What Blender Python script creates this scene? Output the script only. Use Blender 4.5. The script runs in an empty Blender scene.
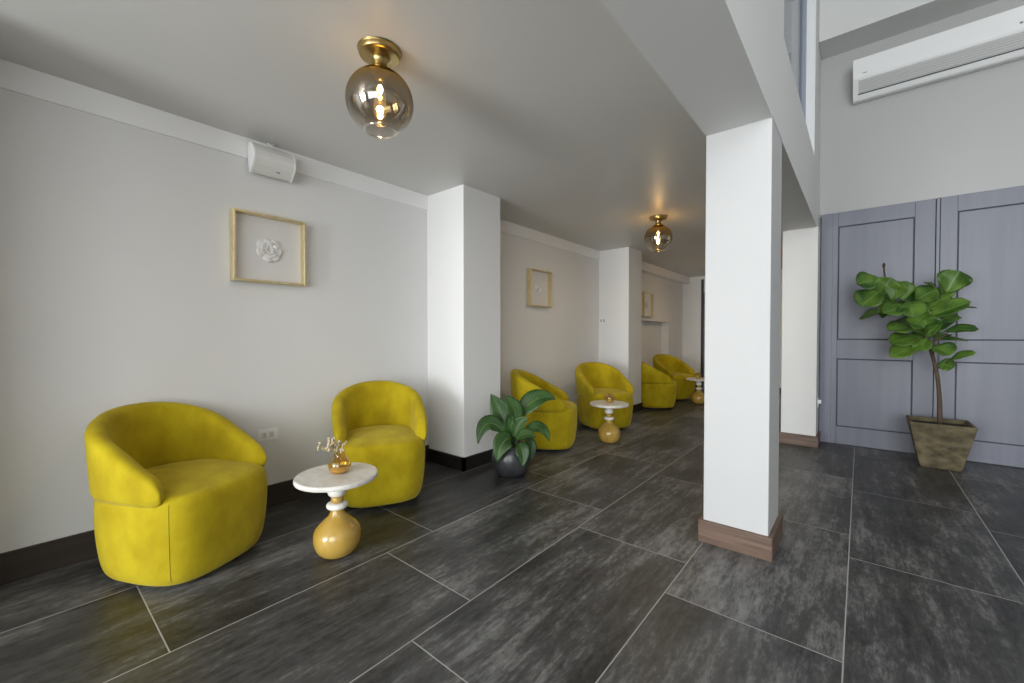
import bpy, bmesh, math, random
from mathutils import Vector, Matrix

# ------------------------------------------------------------------ camera, world, light, exposure
SC = bpy.context.scene
COL = SC.collection
PI = math.pi
XR, YF = 4.2, -4.0                                    # right wall of the hall, street front
F_PX, YAW, PITCH, CAM_H = 417.6, 0.6953, -0.0163, 1.13
cam_d = bpy.data.cameras.new('camera'); cam = bpy.data.objects.new('camera', cam_d); COL.objects.link(cam)
cam_d.sensor_fit = 'HORIZONTAL'; cam_d.sensor_width = 36.0; cam_d.lens = F_PX / 1024 * 36.0
cam_d.clip_start = 0.02
cam.location = (0, 0, CAM_H); cam.rotation_euler = (PI / 2 + PITCH, 0, YAW)
SC.camera = cam
SC.view_settings.view_transform = 'Standard'; SC.view_settings.look = 'None'
SC.view_settings.gamma = 1.0; SC.view_settings.use_curve_mapping = False
SC.view_settings.exposure = 0.0
W = bpy.data.worlds.new('daylight_sky'); SC.world = W; W.use_nodes = True
W.node_tree.nodes['Background'].inputs[0].default_value = (0.86, 0.93, 1.0, 1)
W.node_tree.nodes['Background'].inputs[1].default_value = 0.9

def area(name, loc, rot, sx, sy, power, col=(1, 1, 1), spread=180):
    d = bpy.data.lights.new(name, 'AREA'); d.shape = 'RECTANGLE'; d.size = sx; d.size_y = sy
    d.energy = power; d.color = col; d.spread = math.radians(spread)
    o = bpy.data.objects.new(name, d); COL.objects.link(o); o.location = loc; o.rotation_euler = rot
    return o
# daylight falling in through the street windows behind the camera (rot +90 about X points the light at +Y)
area('daylight_gallery_window', (-1.68, YF - .17, 1.15), (PI / 2, 0, 0), 1.6, 2.0, 258, (0.975, 0.988, 1.0))
area('daylight_hall_window', (2.15, YF - .17, 2.30), (PI / 2, 0, 0), 4.0, 4.4, 415, (0.975, 0.988, 1.0))

# ------------------------------------------------------------------ materials
def mat(name, col, rough=0.6, metal=0.0, spec=0.5, sheen=0.0, coat=0.0, noise=None, bump=None, sheen_tint=None, trans=0.0):
    m = bpy.data.materials.new(name); m.use_nodes = True
    nt = m.node_tree; b = nt.nodes['Principled BSDF']
    c4 = (*col, 1)
    b.inputs['Base Color'].default_value = c4; b.inputs['Roughness'].default_value = rough
    b.inputs['Metallic'].default_value = metal; b.inputs['Specular IOR Level'].default_value = spec
    b.inputs['Sheen Weight'].default_value = sheen; b.inputs['Coat Weight'].default_value = coat
    b.inputs['Transmission Weight'].default_value = trans
    if sheen_tint: b.inputs['Sheen Tint'].default_value = (*sheen_tint, 1)
    tc = nt.nodes.new('ShaderNodeTexCoord')
    if noise:                       # (scale, second colour, low, high, stretch, detail)
        sc, c2, lo, hi, st, det = noise
        mp = nt.nodes.new('ShaderNodeMapping'); mp.inputs['Scale'].default_value = st
        n = nt.nodes.new('ShaderNodeTexNoise'); n.inputs['Scale'].default_value = sc; n.inputs['Detail'].default_value = det
        r = nt.nodes.new('ShaderNodeValToRGB'); r.color_ramp.elements[0].position = lo; r.color_ramp.elements[1].position = hi
        r.color_ramp.elements[0].color = c4; r.color_ramp.elements[1].color = (*c2, 1)
        nt.links.new(tc.outputs['Object'], mp.inputs[0]); nt.links.new(mp.outputs[0], n.inputs['Vector'])
        nt.links.new(n.outputs['Fac'], r.inputs[0]); nt.links.new(r.outputs[0], b.inputs['Base Color'])
    if bump:                        # (scale, strength)
        n = nt.nodes.new('ShaderNodeTexNoise'); n.inputs['Scale'].default_value = bump[0]; n.inputs['Detail'].default_value = 4
        bp = nt.nodes.new('ShaderNodeBump'); bp.inputs['Strength'].default_value = bump[1]; bp.inputs['Distance'].default_value = 0.01
        nt.links.new(tc.outputs['Object'], n.inputs['Vector']); nt.links.new(n.outputs['Fac'], bp.inputs['Height'])
        nt.links.new(bp.outputs[0], b.inputs['Normal'])
    return m

M = {}
ONE = (1, 1, 1)
M['wall_grey'] = mat('wall_grey', (0.755, 0.752, 0.75), 0.75, spec=0.25, noise=(0.9, (0.785, 0.782, 0.778), .3, .7, ONE, 3), bump=(6, .04))
M['wall_white'] = mat('wall_white', (0.80, 0.80, 0.80), 0.6, spec=0.3, noise=(0.8, (0.83, 0.83, 0.825), .3, .7, ONE, 3), bump=(5, .03))
M['column_dimmed'] = mat('column_dimmed', (0.50, 0.50, 0.50), 0.6, spec=0.3, noise=(0.8, (0.53, 0.53, 0.528), .3, .7, ONE, 3), bump=(5, .03))  # white column paint, darkened to offset the strong daylight on it
M['wall_hall'] = mat('wall_hall', (0.47, 0.468, 0.46), 0.7, spec=0.25, noise=(0.8, (0.50, 0.498, 0.488), .3, .7, ONE, 3), bump=(5, .03))
M['wall_mezzanine'] = mat('wall_mezzanine', (0.68, 0.68, 0.668), 0.7, spec=0.25, noise=(0.8, (0.71, 0.71, 0.698), .3, .7, ONE, 3), bump=(5, .03))
M['ceiling'] = mat('ceiling_paint', (0.64, 0.633, 0.617), 0.42, spec=0.4, noise=(0.8, (0.68, 0.672, 0.655), .3, .7, ONE, 3), bump=(4, .08))
M['white_trim'] = mat('white_trim', (0.90, 0.90, 0.90), 0.5, bump=(7, .02))
M['dark_skirting'] = mat('dark_skirting', (0.030, 0.022, 0.018), 0.5, noise=(6, (0.050, 0.036, 0.028), .3, .7, (1, .1, 3), 4))
M['black_skirting'] = mat('black_skirting', (0.012, 0.011, 0.011), 0.35)
M['walnut'] = mat('walnut_skirting', (0.085, 0.051, 0.035), 0.5, noise=(9, (0.165, 0.105, 0.074), .3, .7, (.35, .35, 5), 5))
M['door_blue'] = mat('door_blue_grey', (0.162, 0.168, 0.210), 0.40, noise=(3, (0.190, 0.197, 0.238), .3, .7, (4, 1, .25), 4))
M['door_groove'] = mat('door_groove_shadow', (0.05, 0.054, 0.08), 0.6)  # darker than the door, puts the recess shadow into the colour
M['door_white'] = mat('door_pale', (0.50, 0.50, 0.50), 0.5)
M['frame_dark'] = mat('door_frame_dark', (0.04, 0.04, 0.045), 0.5)
M['velvet'] = mat('mustard_velvet', (0.335, 0.243, 0.003), 0.8, spec=0.15, sheen=0.35, sheen_tint=(1.0, .85, .25),
                  noise=(9, (0.475, 0.372, 0.009), .30, .70, (1, 1, .7), 8), bump=(60, .08))
M['velvet_seam'] = mat('mustard_welt', (0.42, 0.34, 0.008), 0.8, spec=0.15, sheen=0.2)
M['plinth'] = mat('black_swivel_plinth', (0.015, 0.014, 0.013), 0.4)
M['steel'] = mat('brushed_steel', (0.6, 0.6, 0.6), 0.3, metal=1)
M['marble'] = mat('white_marble', (0.74, 0.715, 0.665), 0.35, noise=(14, (0.56, 0.53, 0.475), .42, .72, (1, 2, 1), 9))
M['white_lacquer'] = mat('white_lacquer', (0.80, 0.78, 0.72), 0.25)
M['gold_lacquer'] = mat('honey_gold_lacquer', (0.37, 0.215, 0.030), 0.22, coat=.6, noise=(9, (0.52, 0.34, 0.075), .3, .7, (1, 1, .4), 5))
M['gold_frame'] = mat('gold_frame', (0.72, 0.60, 0.33), 0.34, metal=.75, noise=(30, (0.82, 0.72, 0.47), .3, .7, ONE, 3))
M['art_back'] = mat('art_backing', (0.83, 0.82, 0.82), 0.8)
M['ceramic'] = mat('silvery_white_ceramic', (0.92, 0.91, 0.90), 0.22, metal=.08)
M['brass'] = mat('aged_brass', (0.46, 0.34, 0.14), 0.28, metal=1)
M['plastic_white'] = mat('white_plastic', (0.88, 0.88, 0.87), 0.4)
M['plastic_off'] = mat('pale_plastic', (0.74, 0.74, 0.72), 0.45)
M['louver_shaded'] = mat('shaded_louver', (0.58, 0.58, 0.57), 0.45)  # grey puts the shading of the unit's underside into the louver colour
M['rocker'] = mat('grey_rocker', (0.42, 0.42, 0.42), 0.45)
M['plastic_dark'] = mat('dark_slot', (0.10, 0.10, 0.10), 0.5)
M['mark_grey'] = mat('printed_mark', (0.22, 0.22, 0.23), 0.5)
M['pot_black'] = mat('glazed_black_pot', (0.020, 0.021, 0.024), 0.28, noise=(9, (0.05, 0.052, 0.057), .4, .75, (1, 1, .4), 4), bump=(14, .08))
M['soil'] = mat('soil', (0.022, 0.015, 0.010), 0.95, bump=(60, .8))
M['stone_pot'] = mat('weathered_stone_pot', (0.050, 0.040, 0.020), 0.8, noise=(13, (0.155, 0.125, 0.068), .32, .68, (1, 1, 1.4), 9), bump=(25, .25))
M['bark'] = mat('bark', (0.045, 0.027, 0.016), 0.85, noise=(25, (0.11, 0.072, 0.045), .3, .7, (1, 1, .3), 5), bump=(40, .5))
M['dry_flower'] = mat('dried_flower', (0.55, 0.46, 0.30), 0.9)
M['dry_stem'] = mat('dried_stem', (0.30, 0.23, 0.11), 0.9)
M['violet_wall'] = mat('violet_grey_wall', (0.30, 0.31, 0.37), 0.6)
M['window_frame'] = mat('blue_grey_window_frame', (0.34, 0.38, 0.45), 0.45)
M['dark_grey'] = mat('dark_grey_paint', (0.10, 0.10, 0.115), 0.6)
M['alu_dark'] = mat('dark_aluminium', (0.05, 0.05, 0.055), 0.4, metal=.6)

def leaf_mat(name, c1, c2, vein, rough=.35, spec=.4):
    m = bpy.data.materials.new(name); m.use_nodes = True; nt = m.node_tree; b = nt.nodes['Principled BSDF']
    uv = nt.nodes.new('ShaderNodeUVMap'); uv.uv_map = 'leaf'
    sx = nt.nodes.new('ShaderNodeSeparateXYZ'); nt.links.new(uv.outputs[0], sx.inputs[0])
    a = nt.nodes.new('ShaderNodeMath'); a.operation = 'ABSOLUTE'
    s = nt.nodes.new('ShaderNodeMath'); s.operation = 'SUBTRACT'; s.inputs[1].default_value = .5
    nt.links.new(sx.outputs[0], s.inputs[0]); nt.links.new(s.outputs[0], a.inputs[0])
    mid = nt.nodes.new('ShaderNodeMath'); mid.operation = 'LESS_THAN'; mid.inputs[1].default_value = .022
    nt.links.new(a.outputs[0], mid.inputs[0])
    # side veins: sin( (v - |u|*0.5) * k )
    mu = nt.nodes.new('ShaderNodeMath'); mu.operation = 'MULTIPLY'; mu.inputs[1].default_value = .55; nt.links.new(a.outputs[0], mu.inputs[0])
    sb = nt.nodes.new('ShaderNodeMath'); sb.operation = 'SUBTRACT'; nt.links.new(sx.outputs[1], sb.inputs[0]); nt.links.new(mu.outputs[0], sb.inputs[1])
    k = nt.nodes.new('ShaderNodeMath'); k.operation = 'MULTIPLY'; k.inputs[1].default_value = 55; nt.links.new(sb.outputs[0], k.inputs[0])
    si = nt.nodes.new('ShaderNodeMath'); si.operation = 'SINE'; nt.links.new(k.outputs[0], si.inputs[0])
    gt = nt.nodes.new('ShaderNodeMath'); gt.operation = 'GREATER_THAN'; gt.inputs[1].default_value = .93; nt.links.new(si.outputs[0], gt.inputs[0])
    h = nt.nodes.new('ShaderNodeMath'); h.operation = 'MULTIPLY'; h.inputs[1].default_value = .45; nt.links.new(gt.outputs[0], h.inputs[0])
    mx = nt.nodes.new('ShaderNodeMath'); mx.operation = 'MAXIMUM'; nt.links.new(mid.outputs[0], mx.inputs[0]); nt.links.new(h.outputs[0], mx.inputs[1])
    tc = nt.nodes.new('ShaderNodeTexCoord')
    n = nt.nodes.new('ShaderNodeTexNoise'); n.inputs['Scale'].default_value = 6; nt.links.new(tc.outputs['Object'], n.inputs['Vector'])
    r = nt.nodes.new('ShaderNodeValToRGB'); r.color_ramp.elements[0].position = .35; r.color_ramp.elements[1].position = .68
    r.color_ramp.elements[0].color = (*c1, 1); r.color_ramp.elements[1].color = (*c2, 1); nt.links.new(n.outputs['Fac'], r.inputs[0])
    mix = nt.nodes.new('ShaderNodeMix'); mix.data_type = 'RGBA'
    nt.links.new(mx.outputs[0], mix.inputs[0]); nt.links.new(r.outputs[0], mix.inputs[6]); mix.inputs[7].default_value = (*vein, 1)
    nt.links.new(mix.outputs[2], b.inputs['Base Color'])
    b.inputs['Roughness'].default_value = rough; b.inputs['Specular IOR Level'].default_value = spec
    return m
M['fig_leaf'] = leaf_mat('fig_leaf', (0.018, 0.058, 0.008), (0.110, 0.205, 0.026), (0.13, 0.23, 0.055), .42, .3)
M['lily_leaf'] = leaf_mat('lily_leaf', (0.016, 0.046, 0.010), (0.045, 0.105, 0.026), (0.09, 0.16, 0.05), .38, .3)

def glass_mat(name, tint, gloss=.12, rough=.03, top=None, zlo=0, zhi=1):
    """thin glass: tinted transparency plus a mirror share; with top the tint runs from tint (low) to top (high)"""
    m = bpy.data.materials.new(name); m.use_nodes = True; nt = m.node_tree
    for n in list(nt.nodes): nt.nodes.remove(n)
    out = nt.nodes.new('ShaderNodeOutputMaterial'); t = nt.nodes.new('ShaderNodeBsdfTransparent'); g = nt.nodes.new('ShaderNodeBsdfGlossy')
    g.inputs['Roughness'].default_value = rough; g.inputs['Color'].default_value = (1, .97, .92, 1)
    t.inputs['Color'].default_value = (*tint, 1)
    mix = nt.nodes.new('ShaderNodeMixShader'); lw = nt.nodes.new('ShaderNodeLayerWeight'); lw.inputs['Blend'].default_value = .35
    mr = nt.nodes.new('ShaderNodeMapRange'); mr.inputs['To Min'].default_value = gloss * .5; mr.inputs['To Max'].default_value = min(1, gloss * 4)
    nt.links.new(lw.outputs['Facing'], mr.inputs['Value'])
    fac = mr.outputs[0]
    if top:
        tc = nt.nodes.new('ShaderNodeTexCoord'); sx = nt.nodes.new('ShaderNodeSeparateXYZ'); nt.links.new(tc.outputs['Object'], sx.inputs[0])
        mz = nt.nodes.new('ShaderNodeMapRange'); mz.inputs['From Min'].default_value = zlo; mz.inputs['From Max'].default_value = zhi
        mz.interpolation_type = 'SMOOTHSTEP'
        nt.links.new(sx.outputs[2], mz.inputs['Value'])
        mc = nt.nodes.new('ShaderNodeMix'); mc.data_type = 'RGBA'; nt.links.new(mz.outputs[0], mc.inputs[0])
        mc.inputs[6].default_value = (*tint, 1); mc.inputs[7].default_value = (*top, 1); nt.links.new(mc.outputs[2], t.inputs['Color'])
        gc = nt.nodes.new('ShaderNodeMix'); gc.data_type = 'RGBA'; nt.links.new(mz.outputs[0], gc.inputs[0])
        gc.inputs[6].default_value = (1, 1, 1, 1); gc.inputs[7].default_value = (.52, .37, .16, 1); nt.links.new(gc.outputs[2], g.inputs['Color'])
        ad = nt.nodes.new('ShaderNodeMath'); ad.operation = 'MULTIPLY_ADD'; ad.inputs[1].default_value = .55; ad.use_clamp = True
        nt.links.new(mz.outputs[0], ad.inputs[0]); nt.links.new(fac, ad.inputs[2]); fac = ad.outputs[0]
    nt.links.new(fac, mix.inputs[0]); nt.links.new(t.outputs[0], mix.inputs[1]); nt.links.new(g.outputs[0], mix.inputs[2])
    nt.links.new(mix.outputs[0], out.inputs[0])
    return m
M['rim_glass'] = glass_mat('thick_glass_rim', (.90, .87, .80), .35)
M['art_pane'] = glass_mat('picture_glass', (.98, .98, .98), .025)
M['pane'] = glass_mat('clear_pane', (.97, .98, .98), .06)
M['window_pane'] = glass_mat('window_pane', (.80, .84, .90), .10)
M['smoked'] = glass_mat('smoked_amber_globe', (.97, .96, .93), .10, .04, top=(.17, .112, .036), zlo=-.115, zhi=.085)
M['amber'] = glass_mat('amber_glass', (.93, .74, .25), .14, .05)
M['amber_base'] = mat('thick_amber_glass', (0.48, 0.34, 0.03), 0.12, coat=.5)
M['amber_dark'] = glass_mat('dark_amber_glass', (.82, .66, .22), .16, .05)

def emit_mat(name, col, s):
    m = bpy.data.materials.new(name); m.use_nodes = True; b = m.node_tree.nodes['Principled BSDF']
    b.inputs['Base Color'].default_value = (*col, 1); b.inputs['Emission Color'].default_value = (*col, 1); b.inputs['Emission Strength'].default_value = s
    return m
M['filament_and_reflection'] = emit_mat('filament_and_reflection_glow', (1.0, .70, .28), 70)

def bulb_mat():
    m = bpy.data.materials.new('lit_bulb_glass'); m.use_nodes = True; nt = m.node_tree
    for n in list(nt.nodes): nt.nodes.remove(n)
    out = nt.nodes.new('ShaderNodeOutputMaterial'); t = nt.nodes.new('ShaderNodeBsdfTransparent'); e = nt.nodes.new('ShaderNodeEmission')
    e.inputs[0].default_value = (1, .62, .22, 1); e.inputs[1].default_value = 1.3; a = nt.nodes.new('ShaderNodeMixShader'); a.inputs[0].default_value = .10
    nt.links.new(t.outputs[0], a.inputs[1]); nt.links.new(e.outputs[0], a.inputs[2]); nt.links.new(a.outputs[0], out.inputs[0]); return m
M['bulb'] = bulb_mat()

def floor_mat():
    m = bpy.data.materials.new('slate_tiles'); m.use_nodes = True; nt = m.node_tree; b = nt.nodes['Principled BSDF']
    L = nt.links
    def math_(op, a, c=None, d=None):
        n = nt.nodes.new('ShaderNodeMath'); n.operation = op
        for i, v in enumerate((a, c, d)):
            if v is None: continue
            if isinstance(v, (int, float)): n.inputs[i].default_value = v
            else: L.new(v, n.inputs[i])
        return n.outputs[0]
    tc = nt.nodes.new('ShaderNodeTexCoord'); sx = nt.nodes.new('ShaderNodeSeparateXYZ'); L.new(tc.outputs['Object'], sx.inputs[0])
    TW, TL, X0, Y0 = 0.6135, 1.19, -0.034, 0.632
    u = math_('DIVIDE', math_('SUBTRACT', sx.outputs[0], X0), TW)
    row = math_('FLOOR', u); fu = math_('FRACT', u)
    v = math_('ADD', math_('DIVIDE', math_('SUBTRACT', sx.outputs[1], Y0), TL), math_('MULTIPLY', math_('ADD', row, 1), 0.2535))
    colv = math_('FLOOR', v); fv = math_('FRACT', v)
    gu = math_('MULTIPLY', math_('MINIMUM', fu, math_('SUBTRACT', 1, fu)), TW)
    gv = math_('MULTIPLY', math_('MINIMUM', fv, math_('SUBTRACT', 1, fv)), TL)
    g = math_('MINIMUM', gu, gv)
    mr = nt.nodes.new('ShaderNodeMapRange'); mr.inputs['From Min'].default_value = .0016; mr.inputs['From Max'].default_value = .0030
    mr.inputs['To Min'].default_value = 1; mr.inputs['To Max'].default_value = 0; L.new(g, mr.inputs['Value'])
    cx = nt.nodes.new('ShaderNodeCombineXYZ'); L.new(row, cx.inputs[0]); L.new(colv, cx.inputs[1])
    wn = nt.nodes.new('ShaderNodeTexWhiteNoise'); wn.noise_dimensions = '3D'; L.new(cx.outputs[0], wn.inputs['Vector'])
    # each tile takes its own piece of the stone
    off = nt.nodes.new('ShaderNodeVectorMath'); off.operation = 'SCALE'; off.inputs['Scale'].default_value = 13.0; L.new(wn.outputs['Color'], off.inputs[0])
    add = nt.nodes.new('ShaderNodeVectorMath'); L.new(tc.outputs['Object'], add.inputs[0]); L.new(off.outputs[0], add.inputs[1])
    def noise(sc, st, det, rough=.6):
        mp = nt.nodes.new('ShaderNodeMapping'); mp.inputs['Scale'].default_value = st; L.new(add.outputs[0], mp.inputs[0])
        n = nt.nodes.new('ShaderNodeTexNoise'); n.inputs['Scale'].default_value = sc; n.inputs['Detail'].default_value = det; n.inputs['Roughness'].default_value = rough
        L.new(mp.outputs[0], n.inputs['Vector']); return n.outputs['Fac']
    n1 = noise(2.2, (1.0, .5, 1), 6, .65); n2 = noise(8, (2.2, .30, 1), 9, .75); n3 = noise(45, (1.3, .5, 1), 5, .7)
    s = math_('ADD', math_('ADD', math_('MULTIPLY', n1, .38), math_('MULTIPLY', n2, .43)), math_('MULTIPLY', n3, .19))
    s = math_('ADD', s, math_('MULTIPLY', math_('SUBTRACT', wn.outputs['Value'], .5), .05))
    r = nt.nodes.new('ShaderNodeValToRGB'); e = r.color_ramp.elements
    e[0].position = .415; e[0].color = (0.019, 0.0187, 0.0185, 1); e[1].position = .605; e[1].color = (0.205, 0.202, 0.198, 1)
    k = r.color_ramp.elements.new(.50); k.color = (0.059, 0.058, 0.0575, 1)
    L.new(s, r.inputs[0])
    mix = nt.nodes.new('ShaderNodeMix'); mix.data_type = 'RGBA'; L.new(mr.outputs[0], mix.inputs[0]); L.new(r.outputs[0], mix.inputs[6])
    mix.inputs[7].default_value = (0.33, 0.32, 0.31, 1); L.new(mix.outputs[2], b.inputs['Base Color'])
    ro = math_('ADD', math_('MULTIPLY', n2, .25), .28); L.new(ro, b.inputs['Roughness'])
    b.inputs['Specular IOR Level'].default_value = .45
    bp = nt.nodes.new('ShaderNodeBump'); bp.inputs['Strength'].default_value = .25; bp.inputs['Distance'].default_value = .004
    hgt = math_('SUBTRACT', math_('ADD', math_('MULTIPLY', n2, .6), math_('MULTIPLY', n3, .4)), mr.outputs[0])
    L.new(hgt, bp.inputs['Height']); L.new(bp.outputs[0], b.inputs['Normal'])
    return m
M['floor'] = floor_mat()

# ------------------------------------------------------------------ helpers
def link(name, bm, m, parent=None, smooth=False, kind=None, bevel=0, loc=None):
    me = bpy.data.meshes.new(name); bmesh.ops.recalc_face_normals(bm, faces=bm.faces)
    if smooth:
        for f in bm.faces: f.smooth = True
    bm.to_mesh(me); bm.free()
    o = bpy.data.objects.new(name, me); COL.objects.link(o)
    for mm in (m if isinstance(m, (list, tuple)) else [m]): me.materials.append(mm)
    if parent: o.parent = parent
    if loc: o.location = loc
    if kind: o['kind'] = kind
    if bevel:
        b = o.modifiers.new('edge', 'BEVEL'); b.width = bevel; b.segments = 3; b.limit_method = 'ANGLE'; b.angle_limit = math.radians(40)
    return o
def box(bm, x0, x1, y0, y1, z0, z1):
    vs = [bm.verts.new((x, y, z)) for z in (z0, z1) for y in (y0, y1) for x in (x0, x1)]
    for f in ((0, 2, 3, 1), (4, 5, 7, 6), (0, 1, 5, 4), (2, 6, 7, 3), (0, 4, 6, 2), (1, 3, 7, 5)): bm.faces.new([vs[i] for i in f])
def boxes(*bs):
    bm = bmesh.new()
    for b in bs: box(bm, *b)
    return bm
def lathe(bm, prof, seg=40, c=(0, 0, 0), closed_top=False, closed_bot=False):
    rings = []
    for r, z in prof:
        if r < 1e-6: rings.append([bm.verts.new((c[0], c[1], c[2] + z))])
        else: rings.append([bm.verts.new((c[0] + r * math.cos(2 * PI * i / seg), c[1] + r * math.sin(2 * PI * i / seg), c[2] + z)) for i in range(seg)])
    for a, b in zip(rings, rings[1:]):
        for i in range(seg):
            j = (i + 1) % seg
            if len(a) == 1 and len(b) == 1: continue
            if len(a) == 1: bm.faces.new((a[0], b[i], b[j]))
            elif len(b) == 1: bm.faces.new((a[i], a[j], b[0]))
            else: bm.faces.new((a[i], a[j], b[j], b[i]))
    return bm
def smooth_prof(pts, n=6):
    """Catmull-Rom through profile points"""
    out = []
    for i in range(len(pts) - 1):
        p0 = pts[max(i - 1, 0)]; p1 = pts[i]; p2 = pts[i + 1]; p3 = pts[min(i + 2, len(pts) - 1)]
        for k in range(n):
            t = k / n
            out.append(tuple(.5 * ((2 * b) + (-a + c) * t + (2 * a - 5 * b + 4 * c - d) * t * t + (-a + 3 * b - 3 * c + d) * t ** 3) for a, b, c, d in zip(p0, p1, p2, p3)))
    out.append(tuple(pts[-1]))
    return out
def tube(bm, pts, radii, seg=8):
    pts = [Vector(p) for p in pts]; rings = []
    if isinstance(radii, (int, float)): radii = [radii] * len(pts)
    up = Vector((0.13, 0.07, 1)).normalized()
    for i, p in enumerate(pts):
        d = (pts[min(i + 1, len(pts) - 1)] - pts[max(i - 1, 0)]).normalized()
        a = d.cross(up)
        if a.length < .05: a = d.cross(Vector((1, 0, 0)))
        a.normalize(); b = d.cross(a)
        rings.append([bm.verts.new(p + (a * math.cos(2 * PI * k / seg) + b * math.sin(2 * PI * k / seg)) * radii[i]) for k in range(seg)])
    for r, s in zip(rings, rings[1:]):
        for k in range(seg): bm.faces.new((r[k], r[(k + 1) % seg], s[(k + 1) % seg], s[k]))
    bm.faces.new(rings[0][::-1]); bm.faces.new(rings[-1])
def thing(name, label, cat, loc=(0, 0, 0), rz=0, group=None):
    o = bpy.data.objects.new(name, None); o.empty_display_size = .1; COL.objects.link(o); o.location = loc; o.rotation_euler = (0, 0, rz)
    o['label'] = label; o['category'] = cat
    if group: o['group'] = group
    return o
def tag(o, label, cat, group=None):
    o['label'] = label; o['category'] = cat
    if group: o['group'] = group
    return o
def dup(root, loc, rz, label):
    r = root.copy(); COL.objects.link(r); r.location = loc; r.rotation_euler = (0, 0, rz); r['label'] = label
    for ch in list(root.children):
        c = ch.copy(); COL.objects.link(c); c.parent = r
        for g in list(ch.children):
            d = g.copy(); COL.objects.link(d); d.parent = c
    return r
def struct(name, bm, m, parent=None, bevel=0):
    return link(name, bm, m, parent, kind='structure' if not parent else None, bevel=bevel)

# ------------------------------------------------------------------ the setting
XW, XP, XB0, XB1 = -2.98, -2.514, -0.652, -0.345      # left wall, pier face, beam sides
YD, YE = 5.483, 9.36              # door wall, end wall, street front, right wall
ZC, ZB, ZH = 2.364, 2.203, 5.0                        # gallery ceiling, beam underside, hall ceiling
struct('floor', boxes((-3.3, XR + .2, YF - .2, YE + .2, -.12, 0)), M['floor'])
# left wall: the last bay has a shallow recess below its picture
NY0, NY1, NZ, ND = 6.35, 8.53, 1.385, .15
struct('wall_left', boxes((XW - .3, XW, YF - .2, NY0, 0, ZH), (XW - .3, XW, NY1, YE + .2, 0, ZH), (XW - .3, XW, NY0, NY1, NZ, ZH), (XW - .3, XW - ND, NY0, NY1, 0, NZ)), M['wall_grey'])
for y0, y1, n in ((-.76, -.29, 'wall_pier_near'), (2.39, 2.85, 'wall_pier_middle'), (5.58, 6.04, 'wall_pier_far')):
    struct(n, boxes((XW - .01, XP, y0, y1, 0, ZC + .02)), M['wall_white'], bevel=.004)
TB = 2.238
struct('trim_1', boxes((XW - .01, XW + .014, -.29, 2.40, TB, ZC + .01)), M['white_trim'])
struct('trim_2', boxes((XW - .01, XW + .014, 2.84, 5.59, TB, ZC + .01)), M['white_trim'])
struct('trim_3', boxes((XW - .01, XW + .15, 6.03, YE + .01, 2.225, ZC + .01)), M['white_trim'])
struct('trim_4', boxes((XW - .01, XW + .014, YF, -.75, TB, ZC + .01)), M['white_trim'])
# skirting
bs = .016
struct('baseboard_left', boxes((XW - .005, XW + bs, YF, -.76, 0, .14), (XW - .005, XW + bs, -.29, 2.39, 0, .14), (XW - .005, XW + bs, 2.85, 5.58, 0, .12), (XW - .005, XW + bs, 6.04, NY0, 0, .12), (XW - .005, XW + bs, NY1, YE, 0, .12)), M['dark_skirting'])
for i, (y0, y1) in enumerate(((-.76, -.29), (2.39, 2.85), (5.58, 6.04))):
    struct('baseboard_pier_' + ('near', 'middle', 'far')[i], boxes((XW, XP + bs, y0 - bs, y0 + .01, 0, .112), (XP - .01, XP + bs, y0 - bs, y1 + bs, 0, .112), (XW, XP + bs, y1 - .01, y1 + bs, 0, .112)), M['black_skirting'])
# ceiling of the gallery and the slab over it
struct('ceiling', boxes((XW - .3, XB0 + .02, YF - .2, YE + .2, ZC, ZC + .22), (XB0 + .02, -.15, YD + .02, YE + .2, ZC, ZC + .22)), M['ceiling'])
# wall over the columns with the tall inner window; its underside is the beam
WY0, WY1, WZ = 2.78, 4.80, 2.79
struct('wall_mezzanine', boxes((XB0, XB1, YF - .2, YD + .02, ZB, WZ), (XB0, XB1, YF - .2, WY0, WZ, ZH), (XB0, XB1, WY1, YD + .02, WZ, ZH), (XB0, XB1, WY0, WY1, 4.3, ZH)), M['wall_mezzanine'])
XF0, XF1 = -.475, -.415
w1 = struct('window_1', boxes((XF0, XF1, WY1 - .07, WY1, WZ, 4.3), (XF0, XF1, WY0, WY0 + .07, WZ, 4.3), (XF0, XF1, WY0, WY1, WZ, WZ + .06)), M['window_frame'])
struct('window_pane', boxes((-.447, -.440, WY0 + .06, WY1 - .06, WZ + .05, 4.28)), M['window_pane'], w1)
struct('window_reveal', boxes((XF1, XB1 - .003, WY1 - .006, WY1 + .0, WZ, 4.3)), M['white_trim'], w1)
# room behind that window
struct('wall_upper_end', boxes((XW, XB0, 5.9, 6.0, ZC + .22, ZH)), M['violet_wall'])
struct('trim_5', boxes((XW, XB0, 5.62, 5.9, 3.15, 3.42)), M['dark_grey'])
struct('ceiling_upper', boxes((XW - .3, XB0, YF - .2, 6.0, 4.4, 4.6)), M['dark_grey'])
# two columns below the beam
struct('column_near', boxes((XB0, XB1, 2.42, 2.755, 0, ZB + .01)), M['column_dimmed'], bevel=.004)
struct('column_far', boxes((-.632, -.333, 5.155, YD + .01, 0, ZB + .01)), M['wall_mezzanine'], bevel=.004)
p = .021
struct('baseboard_column_near', boxes((XB0 - p, XB1 + p, 2.42 - p, 2.755 + p, 0, .118)), M['walnut'], bevel=.003)
struct('baseboard_column_far', boxes((-.632 - p, -.333 + p, 5.155 - p, YD + p, 0, .112)), M['walnut'], bevel=.003)
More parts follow.
